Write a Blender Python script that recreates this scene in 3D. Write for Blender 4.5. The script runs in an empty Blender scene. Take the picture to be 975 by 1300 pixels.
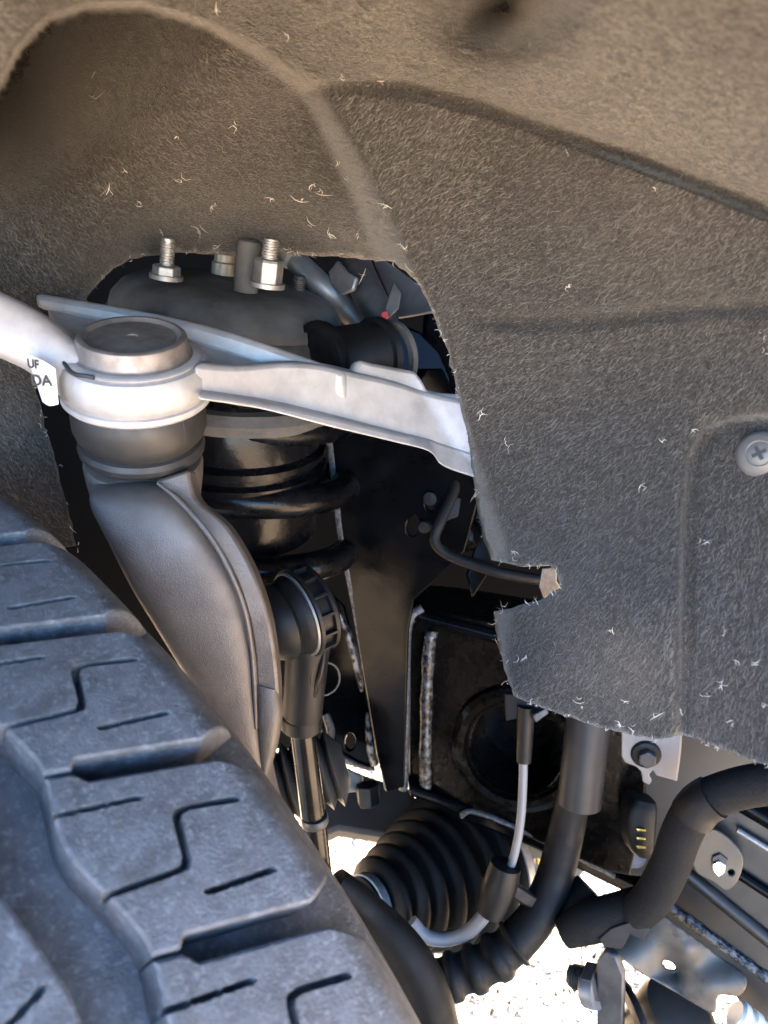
import bpy, bmesh, math, random
import numpy as np
from mathutils import Vector, Matrix
from mathutils.geometry import delaunay_2d_cdt
random.seed(7); rng = np.random.default_rng(7)
S = bpy.context.scene; COL = S.collection

# ------------------------------------------------------------------ camera
CAMH = 0.953; PITCH = math.radians(20); F = 1000.0; CX, CY = 487.5, 650.0
cd = bpy.data.cameras.new('camera'); cam = bpy.data.objects.new('camera', cd); COL.objects.link(cam)
cam.location = (0, 0, CAMH); cam.rotation_euler = (math.radians(90) - PITCH, 0, 0)
cd.sensor_fit = 'VERTICAL'; cd.sensor_height = 36; cd.lens = 36 * F / 1300
cd.clip_start = 0.01; cd.clip_end = 500
cd.dof.use_dof = True; cd.dof.focus_distance = 0.46; cd.dof.aperture_fstop = 10.0
S.camera = cam
# ------------------------------------------------------------------ sky, sun, exposure
SUN_EL, SUN_AZ = math.radians(52), math.radians(22)      # azimuth measured from +Y towards +X
W = bpy.data.worlds.new('World'); S.world = W; W.use_nodes = True
nt = W.node_tree; bg = nt.nodes['Background']
sky = nt.nodes.new('ShaderNodeTexSky'); sky.sky_type = 'NISHITA'; sky.sun_disc = False
sky.ozone_density = 9.0; sky.dust_density = 0.3; sky.sun_elevation = SUN_EL; sky.sun_rotation = SUN_AZ
nt.links.new(sky.outputs[0], bg.inputs[0]); bg.inputs[1].default_value = 0.15
sd = bpy.data.lights.new('sun', 'SUN'); sd.energy = 4.2; sd.angle = math.radians(0.5); sd.color = (1, 0.90, 0.76)
sun = bpy.data.objects.new('sun', sd); COL.objects.link(sun)
sv = Vector((math.sin(SUN_AZ) * math.cos(SUN_EL), math.cos(SUN_AZ) * math.cos(SUN_EL), math.sin(SUN_EL)))
sun.rotation_euler = sv.to_track_quat('Z', 'Y').to_euler(); sun.location = sv * 20
S.view_settings.view_transform = 'Standard'; S.view_settings.look = 'None'
S.view_settings.gamma = 1; S.view_settings.use_curve_mapping = False
S.view_settings.exposure = 4.02
S.render.engine = 'CYCLES'
S.cycles.max_bounces = 8; S.cycles.diffuse_bounces = 5; S.cycles.glossy_bounces = 4

# ------------------------------------------------------------------ geometry helpers
FW = Vector((0, math.cos(PITCH), -math.sin(PITCH))); UP = Vector((0, math.sin(PITCH), math.cos(PITCH))); RT = Vector((1, 0, 0))
CAM = Vector((0, 0, CAMH))
def P(x, y, d): return CAM + d * (FW + RT * ((x - CX) / F) + UP * ((CY - y) / F))
def mm(px, d): return px / F * d
class Pl:                                   # a real plane through three measured points
    def __init__(s, a, b, c):
        s.o = P(*a); s.n = (P(*b) - s.o).cross(P(*c) - s.o).normalized()
        if s.n.dot(s.o - CAM) < 0: s.n = -s.n          # points away from the viewer's side
    def at(s, x, y):
        r = P(x, y, 1) - CAM
        return CAM + r * ((s.o - CAM).dot(s.n) / r.dot(s.n))
ROOTS = []
def thing(name, label, cat, group=None):
    o = bpy.data.objects.new(name, None); COL.objects.link(o); o.empty_display_size = 0.02
    o['label'] = label; o['category'] = cat
    if group: o['group'] = group
    ROOTS.append(o); return o
def tag(o, label, cat, group=None):
    o['label'] = label; o['category'] = cat
    if group: o['group'] = group
    return o
def mesh_obj(name, me, mat, parent=None, sharp=35, bevel=0, seg=2, subd=0, label=None):
    me.polygons.foreach_set('use_smooth', [True] * len(me.polygons))
    if sharp: me.set_sharp_from_angle(angle=math.radians(sharp))
    me.materials.append(M[mat] if isinstance(mat, str) else mat)
    o = bpy.data.objects.new(name, me); COL.objects.link(o)
    if parent: o.parent = parent
    if bevel:
        m = o.modifiers.new('bevel', 'BEVEL'); m.width = bevel; m.segments = seg; m.limit_method = 'ANGLE'; m.angle_limit = math.radians(38)
        m.harden_normals = False
    if subd:
        m = o.modifiers.new('sub', 'SUBSURF'); m.levels = m.render_levels = subd
    if label: o['label'] = label
    return o
def bm_obj(name, bm, mat, parent=None, **k):
    bmesh.ops.recalc_face_normals(bm, faces=bm.faces[:])
    me = bpy.data.meshes.new(name); bm.to_mesh(me); bm.free()
    return mesh_obj(name, me, mat, parent, **k)
def catmull(pts, n):
    pts = [Vector(p) for p in pts]; out = []
    for i in range(len(pts) - 1):
        p0 = pts[max(i - 1, 0)]; p1 = pts[i]; p2 = pts[i + 1]; p3 = pts[min(i + 2, len(pts) - 1)]
        for k in range(n):
            t = k / n
            out.append(0.5 * ((2 * p1) + (-p0 + p2) * t + (2 * p0 - 5 * p1 + 4 * p2 - p3) * t * t + (-p0 + 3 * p1 - 3 * p2 + p3) * t ** 3))
    out.append(pts[-1]); return out
def rings_mesh(bm, rings, caps=True):
    vs = [[bm.verts.new(p) for p in r] for r in rings]; n = len(vs[0])
    for a, b in zip(vs, vs[1:]):
        for i in range(n): bm.faces.new((a[i], a[(i + 1) % n], b[(i + 1) % n], b[i]))
    if caps:
        bm.faces.new(vs[0][::-1]); bm.faces.new(vs[-1])
def tube_bm(bm, pts, r, sides=16, rfun=None, flat=1.0, n=8, caps=True, smooth=True):
    path = catmull(pts, n) if smooth else [Vector(p) for p in pts]
    m = len(path); rs = r if hasattr(r, '__len__') else [r] * len(pts)
    tn = [(path[min(i + 1, m - 1)] - path[max(i - 1, 0)]).normalized() for i in range(m)]
    nrm = tn[0].orthogonal().normalized(); rings = []
    for i in range(m):
        nrm = (nrm - tn[i] * nrm.dot(tn[i])).normalized(); bn = tn[i].cross(nrm)
        u = i / (m - 1) * (len(rs) - 1); k = min(int(u), len(rs) - 2) if len(rs) > 1 else 0
        rr = rs[k] + (rs[k + 1] - rs[k]) * (u - k)
        if rfun: rr *= rfun(i / (m - 1))
        rings.append([path[i] + (nrm * math.cos(a) + bn * math.sin(a) * flat) * rr for a in [2 * math.pi * j / sides for j in range(sides)]])
    rings_mesh(bm, rings, caps)
def tube(name, pts, r, mat, parent=None, **k):
    ob = {q: k.pop(q) for q in ('sharp', 'bevel', 'label') if q in k}
    bm = bmesh.new(); tube_bm(bm, pts, r, **k); return bm_obj(name, bm, mat, parent, **ob)
def frame_of(axis, ref=None):
    z = Vector(axis).normalized(); ref = Vector(ref) if ref else (Vector((1, 0, 0)) if abs(z.x) < 0.9 else Vector((0, 1, 0)))
    x = (ref - z * ref.dot(z)).normalized(); return x, z.cross(x), z
def lathe_bm(bm, o, axis, prof, seg=48, closed=False):
    x, y, z = frame_of(axis); rings = []
    for r, h in prof:
        rings.append([o + z * h + (x * math.cos(a) + y * math.sin(a)) * max(r, 1e-5) for a in [2 * math.pi * j / seg for j in range(seg)]])
    if closed: rings.append(rings[0])
    rings_mesh(bm, rings, caps=not closed)
    if closed: bmesh.ops.remove_doubles(bm, verts=bm.verts[:], dist=1e-6)
def lathe(name, o, axis, prof, mat, parent=None, seg=48, closed=False, **k):
    bm = bmesh.new(); lathe_bm(bm, o, axis, prof, seg, closed); return bm_obj(name, bm, mat, parent, **k)
def plate(name, px, plane, thick, mat, parent=None, holes=(), bevel=0.0012, back=0.0, round_=0, **k):
    bm = bmesh.new(); es = []
    for li, loop in enumerate([px] + list(holes)):
        vs = [bm.verts.new(plane.at(x, y) + plane.n * back) for x, y in loop]
        es += [bm.edges.new((vs[i], vs[(i + 1) % len(vs)])) for i in range(len(vs))]
    r = bmesh.ops.triangle_fill(bm, use_beauty=True, edges=es, normal=plane.n)
    bmesh.ops.dissolve_limit(bm, angle_limit=0.01, verts=bm.verts[:], edges=[e for e in bm.edges if not e.is_boundary])
    ex = bmesh.ops.extrude_face_region(bm, geom=bm.faces[:])
    bmesh.ops.translate(bm, vec=plane.n * thick, verts=[g for g in ex['geom'] if isinstance(g, bmesh.types.BMVert)])
    return bm_obj(name, bm, mat, parent, bevel=bevel, **k)
def smooth_px(pts, n=5, closed=True):
    out = []; m = len(pts)
    for i in range(m if closed else m - 1):
        g = (lambda j: pts[j % m]) if closed else (lambda j: pts[min(max(j, 0), m - 1)])
        p0, p1, p2, p3 = g(i - 1), g(i), g(i + 1), g(i + 2)
        for k in range(n):
            t = k / n
            out.append(tuple(0.5 * (2 * p1[c] + (-p0[c] + p2[c]) * t + (2 * p0[c] - 5 * p1[c] + 4 * p2[c] - p3[c]) * t * t + (-p0[c] + 3 * p1[c] - 3 * p2[c] + p3[c]) * t ** 3) for c in (0, 1)))
    if not closed: out.append(pts[-1])
    return out
def ell(cx, cy, rx, ry, n=24, rot=0):
    c, s = math.cos(rot), math.sin(rot)
    return [(cx + rx * math.cos(a) * c - ry * math.sin(a) * s, cy + rx * math.cos(a) * s + ry * math.sin(a) * c) for a in [2 * math.pi * i / n for i in range(n)]]
def loft(name, st, mat, parent=None, n=24, ex=2.6, sub=5, **k):
    """stations (xL,yL,xR,yR,depth,half_thickness): superellipse sections spanned by L-R and the depth direction"""
    cols = [catmull([Vector((s[0], s[1], s[4])) for s in st], sub), catmull([Vector((s[2], s[3], s[5])) for s in st], sub)]
    rings = []
    for a, b in zip(*cols):
        L = P(a.x, a.y, a.z); R = P(b.x, b.y, a.z); c = (L + R) / 2; u = (R - L) / 2; w = FW * b.z
        ring = []
        for j in range(n):
            t = 2 * math.pi * j / n; ct, s_ = math.cos(t), math.sin(t)
            ring.append(c + u * math.copysign(abs(ct) ** (2 / ex), ct) + w * (math.copysign(abs(s_) ** (2 / ex), s_) + 1))
        rings.append(ring)
    bm = bmesh.new(); rings_mesh(bm, rings); return bm_obj(name, bm, mat, parent, **k)
def ribbon(name, rows, thick, mat, parent=None, bevel=0.002, sub=5, tv=None, **k):
    """rows (x_top,y_top,x_bot,y_bot,d_top,d_bot) -> a bent plate of given thickness"""
    top = catmull([P(r[0], r[1], r[4]) for r in rows], sub); bot = catmull([P(r[2], r[3], r[5]) for r in rows], sub)
    tv = tv or Vector((0, 1, 0)); rings = [[a, b, b + tv * thick, a + tv * thick] for a, b in zip(top, bot)]
    bm = bmesh.new(); rings_mesh(bm, rings); return bm_obj(name, bm, mat, parent, bevel=bevel, **k)
def hexa(name, o, axis, r, h, mat, parent=None, rot=0.3, cham=0.12, bevel=0.0006, **k):
    x, y, z = frame_of(axis); bm = bmesh.new()
    def ring(rr, hh): return [o + z * hh + (x * math.cos(a) + y * math.sin(a)) * rr for a in [rot + math.pi / 3 * j for j in range(6)]]
    rings_mesh(bm, [ring(r, 0), ring(r, h * (1 - cham)), ring(r * 0.9, h)])
    return bm_obj(name, bm, mat, parent, bevel=bevel, sharp=20, **k)
def thread(name, o, axis, r, h, mat, parent=None, pitch=0.0015, seg=20, **k):
    prof = []; n = int(h / pitch)
    for i in range(n): prof += [(r, i * pitch + pitch * .15), (r, i * pitch + pitch * .45), (r * .86, i * pitch + pitch * .65), (r * .86, i * pitch + pitch * .95)]
    prof += [(r * .85, h), (r * .6, h + .0008)]
    return lathe(name, o, axis, [(r, 0)] + prof, mat, parent, seg=seg, sharp=50, **k)

# ------------------------------------------------------------------ materials
M = {}
def pm(name, c1, c2=None, scale=40, rough=0.5, r2=None, metal=0.0, bump=0.0, bscale=300, coat=0.0, contrast=(0.35, 0.65), stretch=None, dust=None, specks=None, spec=0.5):
    m = bpy.data.materials.new(name); m.use_nodes = True; nt = m.node_tree; N = nt.nodes; L = nt.links
    b = N['Principled BSDF']; b.inputs['Roughness'].default_value = rough; b.inputs['Metallic'].default_value = metal
    b.inputs['Coat Weight'].default_value = coat; b.inputs['Coat Roughness'].default_value = 0.12; b.inputs['Specular IOR Level'].default_value = spec
    tc = N.new('ShaderNodeTexCoord'); vec = tc.outputs['Object']
    if stretch:
        mp = N.new('ShaderNodeMapping'); mp.inputs['Scale'].default_value = stretch; L.new(vec, mp.inputs[0]); vec = mp.outputs[0]
    def noise(sc, det=5, ro=0.6):
        n = N.new('ShaderNodeTexNoise'); n.inputs['Scale'].default_value = sc; n.inputs['Detail'].default_value = det; n.inputs['Roughness'].default_value = ro
        L.new(vec, n.inputs['Vector']); return n.outputs['Fac']
    def ramp(fac, a, bb):
        r = N.new('ShaderNodeMapRange'); r.inputs[1].default_value = a; r.inputs[2].default_value = bb; L.new(fac, r.inputs[0]); return r.outputs[0]
    def mix(fac, a, bb):
        x = N.new('ShaderNodeMix'); x.data_type = 'RGBA'
        L.new(fac, x.inputs[0])
        for s, v in ((6, a), (7, bb)):
            if isinstance(v, tuple): x.inputs[s].default_value = (*v, 1)
            else: L.new(v, x.inputs[s])
        return x.outputs[2]
    colr = c1
    if c2: colr = mix(ramp(noise(scale), *contrast), c1, c2)
    if dust:                                  # (colour, scale, lo, hi)
        colr = mix(ramp(noise(dust[1], 8, 0.7), dust[2], dust[3]), colr, dust[0])
    if specks:
        v = N.new('ShaderNodeTexVoronoi'); v.inputs['Scale'].default_value = specks[1]; L.new(vec, v.inputs['Vector'])
        colr = mix(ramp(v.outputs['Distance'], specks[2], specks[2] * 0.6), colr, specks[0])
    if isinstance(colr, tuple): b.inputs['Base Color'].default_value = (*colr, 1)
    else: L.new(colr, b.inputs['Base Color'])
    if r2 is not None:
        rr = N.new('ShaderNodeMapRange'); rr.inputs[3].default_value = rough; rr.inputs[4].default_value = r2; rr.inputs[1].default_value = 0.35; rr.inputs[2].default_value = 0.65
        L.new(noise(scale * 1.7), rr.inputs[0]); L.new(rr.outputs[0], b.inputs['Roughness'])
    if bump:
        bp = N.new('ShaderNodeBump'); bp.inputs['Strength'].default_value = bump; bp.inputs['Distance'].default_value = 0.001
        L.new(noise(bscale, 4), bp.inputs['Height']); L.new(bp.outputs[0], b.inputs['Normal'])
    M[name] = m; return m
pm('felt', (0.022, 0.020, 0.018), (0.058, 0.053, 0.047), 700, 0.95, bump=0.9, bscale=900, spec=0.15, dust=((0.075, 0.068, 0.059), 14, 0.52, 0.9))
pm('aluminium', (0.34, 0.335, 0.335), (0.44, 0.43, 0.43), 60, 0.5, 0.62, metal=0.4, bump=0.15, bscale=1500, dust=((0.33, 0.28, 0.245), 35, 0.58, 0.85))
pm('cap_metal', (0.16, 0.145, 0.133), (0.25, 0.23, 0.215), 90, 0.42, 0.6, metal=0.6, bump=0.15, bscale=900)
pm('knuckle', (0.105, 0.092, 0.082), (0.155, 0.139, 0.127), 30, 0.38, 0.55, metal=0.5, bump=0.45, bscale=1500, dust=((0.10, 0.055, 0.03), 20, 0.56, 0.78))
pm('boot_rubber', (0.014, 0.0135, 0.0135), (0.024, 0.023, 0.022), 50, 0.45, 0.62, bump=0.1, bscale=500)
pm('mount_rubber', (0.05, 0.047, 0.043), (0.085, 0.079, 0.073), 40, 0.55, 0.75, bump=0.4, bscale=300, spec=0.25, dust=((0.085, 0.075, 0.065), 160, 0.52, 0.78))
pm('tyre_rubber', (0.055, 0.057, 0.061), (0.098, 0.102, 0.110), 110, 0.42, 0.62, bump=0.8, bscale=1100, dust=((0.24, 0.245, 0.255), 420, 0.52, 0.8))
pm('black_paint', (0.0012, 0.0013, 0.0016), (0.0028, 0.003, 0.0036), 30, 0.10, 0.22, bump=0.05, bscale=120, spec=0.07)
pm('black_wax', (0.0012, 0.0011, 0.001), (0.0035, 0.0026, 0.0018), 60, 0.14, 0.38, bump=0.4, bscale=150, spec=0.12)
pm('worn_edge', (0.012, 0.012, 0.012), (0.11, 0.11, 0.115), 400, 0.5, bump=0.5, bscale=800, metal=0.2)
pm('bare_weld', (0.02, 0.02, 0.02), (0.34, 0.34, 0.33), 160, 0.35, bump=1.0, bscale=350, metal=0.6, contrast=(0.42, 0.58))
pm('black_plastic', (0.003, 0.003, 0.003), (0.006, 0.006, 0.0063), 60, 0.45, 0.6, bump=0.1, bscale=500, spec=0.22)
pm('hose_rubber', (0.003, 0.003, 0.0033), (0.006, 0.006, 0.006), 80, 0.5, 0.7, bump=0.2, bscale=600, spec=0.2)
pm('tape_wrap', (0.004, 0.004, 0.004), (0.009, 0.0088, 0.0085), 500, 0.8, spec=0.15, bump=0.6, bscale=1200, dust=((0.10, 0.085, 0.06), 300, 0.68, 0.85))
pm('spring_black', (0.002, 0.002, 0.0026), (0.005, 0.005, 0.006), 50, 0.16, 0.32, spec=0.2, bump=0.15, bscale=300, dust=((0.09, 0.08, 0.065), 150, 0.66, 0.85))
pm('zinc', (0.26, 0.255, 0.245), (0.40, 0.39, 0.375), 140, 0.45, 0.6, metal=0.8, bump=0.1, bscale=600)
pm('steel_grey', (0.13, 0.132, 0.135), (0.19, 0.193, 0.197), 60, 0.4, 0.55, metal=0.6)
pm('dark_steel', (0.035, 0.035, 0.037), (0.07, 0.07, 0.07), 60, 0.45, 0.6, metal=0.5)
pm('grey_pipe', (0.011, 0.0118, 0.014), (0.016, 0.0168, 0.019), 60, 0.45, 0.55, spec=0.3)
pm('grey_cable', (0.11, 0.115, 0.12), (0.14, 0.14, 0.145), 60, 0.5)
pm('body_panel', (0.022, 0.020, 0.0175), (0.034, 0.031, 0.027), 12, 0.5, 0.65, dust=((0.05, 0.05, 0.05), 30, 0.6, 0.75))
pm('bracket_white', (0.14, 0.128, 0.118), (0.18, 0.168, 0.156), 40, 0.5)
pm('tan_metal', (0.20, 0.17, 0.13), (0.30, 0.26, 0.20), 40, 0.45, metal=0.4)
pm('olive_metal', (0.007, 0.0063, 0.0045), (0.014, 0.0127, 0.009), 25, 0.4, 0.55, metal=0.2, dust=((0.02, 0.012, 0.01), 18, 0.55, 0.7), bump=0.1, bscale=200)
pm('crumpled', (0.045, 0.041, 0.035), (0.08, 0.074, 0.063), 30, 0.5, 0.62, metal=0.45, dust=((0.02, 0.018, 0.015), 45, 0.55, 0.7))
pm('chrome', (0.85, 0.85, 0.85), None, rough=0.12, metal=1.0)
pm('paper', (0.78, 0.77, 0.75), None, rough=0.6)
pm('yellow_label', (0.75, 0.62, 0.08), None, rough=0.5)
pm('ink', (0.015, 0.015, 0.015), None, rough=0.6)
pm('gold_pin', (0.75, 0.55, 0.12), None, rough=0.3, metal=0.8)
pm('tan_felt', (0.30, 0.225, 0.15), (0.42, 0.33, 0.23), 300, 0.9)
pm('red_plastic', (0.35, 0.03, 0.02), None, rough=0.5)
pm('pin_plastic', (0.085, 0.085, 0.085), (0.11, 0.11, 0.11), 60, 0.35, 0.45)
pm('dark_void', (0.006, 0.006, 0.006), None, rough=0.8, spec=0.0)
pm('asphalt', (0.60, 0.415, 0.235), (0.70, 0.495, 0.29), 60, 0.9, bump=0.6, bscale=180, dust=((0.07, 0.055, 0.04), 150, 0.56, 0.62))
pm('wax_weld', (0.012, 0.010, 0.008), (0.10, 0.10, 0.10), 220, 0.25, bump=0.9, bscale=300, metal=0.2, contrast=(0.45, 0.62))
pm('link_plastic', (0.004, 0.004, 0.0045), (0.007, 0.007, 0.0075), 60, 0.42, 0.55, bump=0.08, bscale=700, spec=0.25)
pm('rod_steel', (0.016, 0.016, 0.016), (0.03, 0.03, 0.03), 40, 0.18, 0.3, metal=0.8)
pm('boot_dark', (0.0025, 0.0025, 0.0025), (0.005, 0.005, 0.005), 60, 0.5, 0.62, bump=0.08, bscale=400, spec=0.15)
pm('dark_arm', (0.025, 0.023, 0.021), (0.04, 0.037, 0.034), 20, 0.5, 0.6)
pm('blue_wear', (0.16, 0.18, 0.20), (0.08, 0.085, 0.09), 60, 0.5, 0.65, contrast=(0.4, 0.6))
pm('bracket_olive', (0.035, 0.031, 0.024), (0.055, 0.05, 0.039), 25, 0.4, 0.5, metal=0.3)
pm('brown_black', (0.018, 0.015, 0.012), (0.035, 0.030, 0.024), 20, 0.4, 0.5)
pm('cream_metal', (0.70, 0.66, 0.58), None, rough=0.4, metal=0.2)
pm('bracket_grey', (0.18, 0.17, 0.155), (0.24, 0.23, 0.21), 30, 0.5, 0.6)
def fibre_mat(name, lo, hi):
    m = bpy.data.materials.new(name); m.use_nodes = True; nt = m.node_tree; b = nt.nodes['Principled BSDF']
    g = nt.nodes.new('ShaderNodeNewGeometry'); r = nt.nodes.new('ShaderNodeValToRGB')
    r.color_ramp.elements[0].color = (*lo, 1); r.color_ramp.elements[1].color = (*hi, 1)
    nt.links.new(g.outputs['Random Per Island'], r.inputs[0]); nt.links.new(r.outputs[0], b.inputs['Base Color'])
    b.inputs['Roughness'].default_value = 0.7; b.inputs['Specular IOR Level'].default_value = 0.3; M[name] = m
    if name == 'fibre': b.inputs['Sheen Weight'].default_value = 0.2; b.inputs['Sheen Roughness'].default_value = 0.35
for m_ in (M['felt'],):
    q_ = m_.node_tree.nodes['Principled BSDF']; q_.inputs['Sheen Weight'].default_value = 0.36; q_.inputs['Sheen Roughness'].default_value = 0.35; q_.inputs['Sheen Tint'].default_value = (1, .95, .88, 1)
fibre_mat('fibre', (0.02, 0.018, 0.016), (0.135, 0.124, 0.112))
fibre_mat('pebble', (0.008, 0.007, 0.006), (0.42, 0.38, 0.33)); M['pebble'].node_tree.nodes['Color Ramp'].color_ramp.elements[0].position = 0.28; M['pebble'].node_tree.nodes['Color Ramp'].color_ramp.elements[1].position = 0.4
fibre_mat('pale_fibre', (0.45, 0.40, 0.33), (0.75, 0.70, 0.62))

# ------------------------------------------------------------------ ground
bm = bmesh.new(); bmesh.ops.create_grid(bm, x_segments=8, y_segments=8, size=60)
g = bm_obj('ground', bm, 'asphalt'); g['kind'] = 'structure'; g.location = (0, 0, 0)

# loose pale gravel where the ground shows under the frame
r3 = np.random.default_rng(11); bm = bmesh.new(); bmesh.ops.create_icosphere(bm, subdivisions=1, radius=1); bv = np.array([v.co[:] for v in bm.verts]); bf = np.array([[v.index for v in f.verts] for f in bm.faces]); bm.free()
ng = 13000; gx = r3.uniform(-.25, .55, ng); gy = r3.uniform(.66, 1.5, ng); gr = r3.gamma(6, .00046, ng)
gv = bv[None] * (1 + r3.normal(0, .22, (ng, len(bv), 1))) * gr[:, None, None] * r3.uniform(.6, 1.3, (ng, 1, 3)); gv += np.stack([gx, gy, gr * .35], -1)[:, None]
me = bpy.data.meshes.new('gravel'); me.from_pydata(gv.reshape(-1, 3).tolist(), [], (bf[None] + (np.arange(ng) * len(bv))[:, None, None]).reshape(-1, 3).tolist()); me.update()
o = mesh_obj('gravel', me, 'pebble', sharp=30); o['kind'] = 'stuff'; tag(o, 'pale loose gravel lying on the ground under the frame', 'gravel')
# ------------------------------------------------------------------ wheel arch liner
def tps(ctrl, lam=1e-4):
    c = np.array(ctrl, float); X = c[:, :2] / 300.; n = len(X)
    U = lambda r2: np.where(r2 > 1e-12, r2 * np.log(np.maximum(r2, 1e-12)), 0)
    K = U(((X[:, None] - X[None]) ** 2).sum(-1)) + lam * np.eye(n); Q = np.c_[np.ones(n), X]
    A = np.block([[K, Q], [Q.T, np.zeros((3, 3))]]); s = np.linalg.solve(A, np.r_[1 / c[:, 2], 0, 0, 0])
    def f(x, y):
        p = np.stack([np.ravel(x), np.ravel(y)], -1) / 300.
        v = U(((p[:, None] - X[None]) ** 2).sum(-1)) @ s[:n] + s[n] + p @ s[n + 1:]
        return (1 / np.clip(v, 1.6, 9.0)).reshape(np.shape(x))
    return f
def seg_dist(x, y, poly, closed=True):
    d = np.full(np.shape(x), 1e9); m = len(poly)
    for i in range(m if closed else m - 1):
        ax, ay = poly[i]; bx, by = poly[(i + 1) % m]; dx, dy = bx - ax, by - ay
        t = np.clip(((x - ax) * dx + (y - ay) * dy) / (dx * dx + dy * dy + 1e-9), 0, 1)
        d = np.minimum(d, np.hypot(x - ax - t * dx, y - ay - t * dy))
    return d
def inside(x, y, poly):
    c = np.zeros(np.shape(x), bool); m = len(poly)
    for i in range(m):
        ax, ay = poly[i]; bx, by = poly[(i + 1) % m]
        if ay == by: continue
        c ^= ((ay > y) != (by > y)) & (x < (bx - ax) * (y - ay) / (by - ay) + ax)
    return c
def sdf(x, y, poly): return np.where(inside(x, y, poly), 1, -1) * seg_dist(x, y, poly)
def sm(t): t = np.clip(t, 0, 1); return t * t * (3 - 2 * t)
POCKET = [(-900, 420), (-300, 300), (-60, 165), (0, 118), (30, 62), (62, 28), (110, 12), (180, 10), (270, 36), (340, 68), (400, 108), (432, 160), (470, 225), (505, 295), (545, 390), (640, 700), (640, 1500), (-900, 1500)]
WALL = [(300, 108), (400, 106), (450, 104), (520, 110), (620, 135), (710, 165), (800, 198), (900, 236), (975, 266), (1100, 325), (1800, 640), (1800, 1800), (300, 1800)]
f_wall = tps([(600, 600, .470), (635, 800, .452), (650, 890, .436), (760, 920, .405), (870, 930, .358), (975, 970, .312), (975, 800, .322), (975, 600, .343), (975, 400, .345), (975, 280, .325),
              (800, 600, .400), (800, 800, .376), (800, 400, .398), (800, 220, .350), (600, 400, .445), (620, 180, .398), (560, 330, .44), (500, 300, .424), (430, 140, .396), (470, 220, .406), (500, 120, .392), (1300, 600, .26), (1300, 1000, .23), (1300, 400, .25)])
f_pocket = tps([(100, 45, .51), (180, 30, .445), (30, 120, .56), (-60, 200, .49), (250, 60, .395), (330, 80, .39), (390, 135, .432), (440, 220, .462), (485, 300, .480), (130, 200, .458), (0, 200, .475), (200, 325, .530), (300, 325, .545), (400, 325, .545), (470, 325, .515), (510, 335, .485), (300, 240, .475), (100, 370, .465), (0, 330, .435), (40, 290, .44),
                (0, 450, .455), (40, 560, .47), (80, 680, .49), (-40, 680, .46), (-200, 350, .39), (-200, 600, .40), (-400, 400, .32), (-500, 700, .32), (300, 150, .425), (200, 140, .425)])
f_roof = tps([(0, 0, .235), (0, 70, .245), (60, 15, .25), (100, 0, .262), (200, 0, .295), (300, 30, .345), (400, 90, .375), (500, 95, .385), (620, 120, .38), (800, 182, .347), (975, 250, .322), (500, 0, .30), (640, 60, .312), (975, 190, .272), (975, 120, .235), (975, 0, .198), (800, 130, .292), (800, 60, .248), (800, 0, .218), (700, 100, .315), (700, 40, .268), (720, 0, .240), (640, 10, .285),
              (-150, 80, .26), (-300, 0, .22), (300, -150, .26), (800, -150, .18), (1100, -100, .17), (1200, 200, .205), (300, -500, .17), (900, -500, .13), (-300, -400, .18), (600, -900, .12), (1300, -300, .12), (1500, 300, .17), (-500, -900, .13), (1400, -900, .10)])
RECESS = [(868, 1500), (866, 900), (868, 760), (872, 640), (878, 585), (895, 548), (930, 536), (1000, 530), (1600, 520), (1600, 1500)]
def D(x, y):
    x = np.asarray(x, float); y = np.asarray(y, float); d = f_roof(x, y)
    d = d + 0.11 * np.exp(-((x - 646 - (5 - y) * .25) / 62) ** 2 - (np.minimum(y - 5, 0) / 200) ** 2 - (np.maximum(y - 5, 0) / 46) ** 2)
    w = sm((sdf(x, y, WALL) + 8) / 26); d = d * (1 - w) + f_wall(x, y) * w
    w = sm((sdf(x, y, POCKET) + 10) / np.clip(14 + (x - 250) * 0.16, 13, 50)); d = d * (1 - w) + f_pocket(x, y) * w
    # moulded crease and clip recess of the side wall
    cr = np.abs(y - (404 - 0.028 * (x - 600) + 6 * np.sin((x - 600) / 70))); d = d + 0.006 * np.exp(-(cr / 11) ** 2) * sm((x - 570) / 60)
    s = sdf(x, y, RECESS); d = d + 0.012 * sm((s + 12) / 24) + 0.006 * np.exp(-(s / 9) ** 2)
    # gentle hand-formed waviness
    d = d + 0.0012 * np.sin(x / 61 + 1.3 * np.sin(y / 77)) * np.sin(y / 53 + .7)
    # edge of the opening curls back
    return d
OPEN = [(97, 692), (88, 655), (75, 602), (58, 540), (45, 492), (52, 455), (88, 420), (104, 392), (112, 374), (138, 347), (165, 329), (210, 321), (300, 323), (360, 322), (430, 326), (500, 333), (528, 356), (545, 388), (560, 424), (575, 472),
        (586, 522), (599, 590), (606, 640), (612, 680), (624, 710), (660, 719), (697, 716), (706, 724), (711, 745), (690, 760), (650, 772), (628, 776), (630, 800), (637, 840), (652, 884), (700, 903), (760, 924), (830, 938), (868, 934), (910, 948), (975, 972), (1100, 1012), (1400, 1100)]
r2 = random.Random(3)
OPENJ = []
for i in range(len(OPEN) - 1):
    (ax, ay), (bx, by) = OPEN[i], OPEN[i + 1]; n = max(1, int(math.hypot(bx - ax, by - ay) / 9))
    for k in range(n):
        t = k / n; OPENJ.append((ax + (bx - ax) * t + r2.gauss(0, .9), ay + (by - ay) * t + r2.gauss(0, .9)))
OPENJ.append(OPEN[-1])
LINER = OPENJ + [(1500, 600), (1500, 0), (1450, -900), (-450, -900), (-450, 300), (-350, 740), (-100, 720)]
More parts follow.
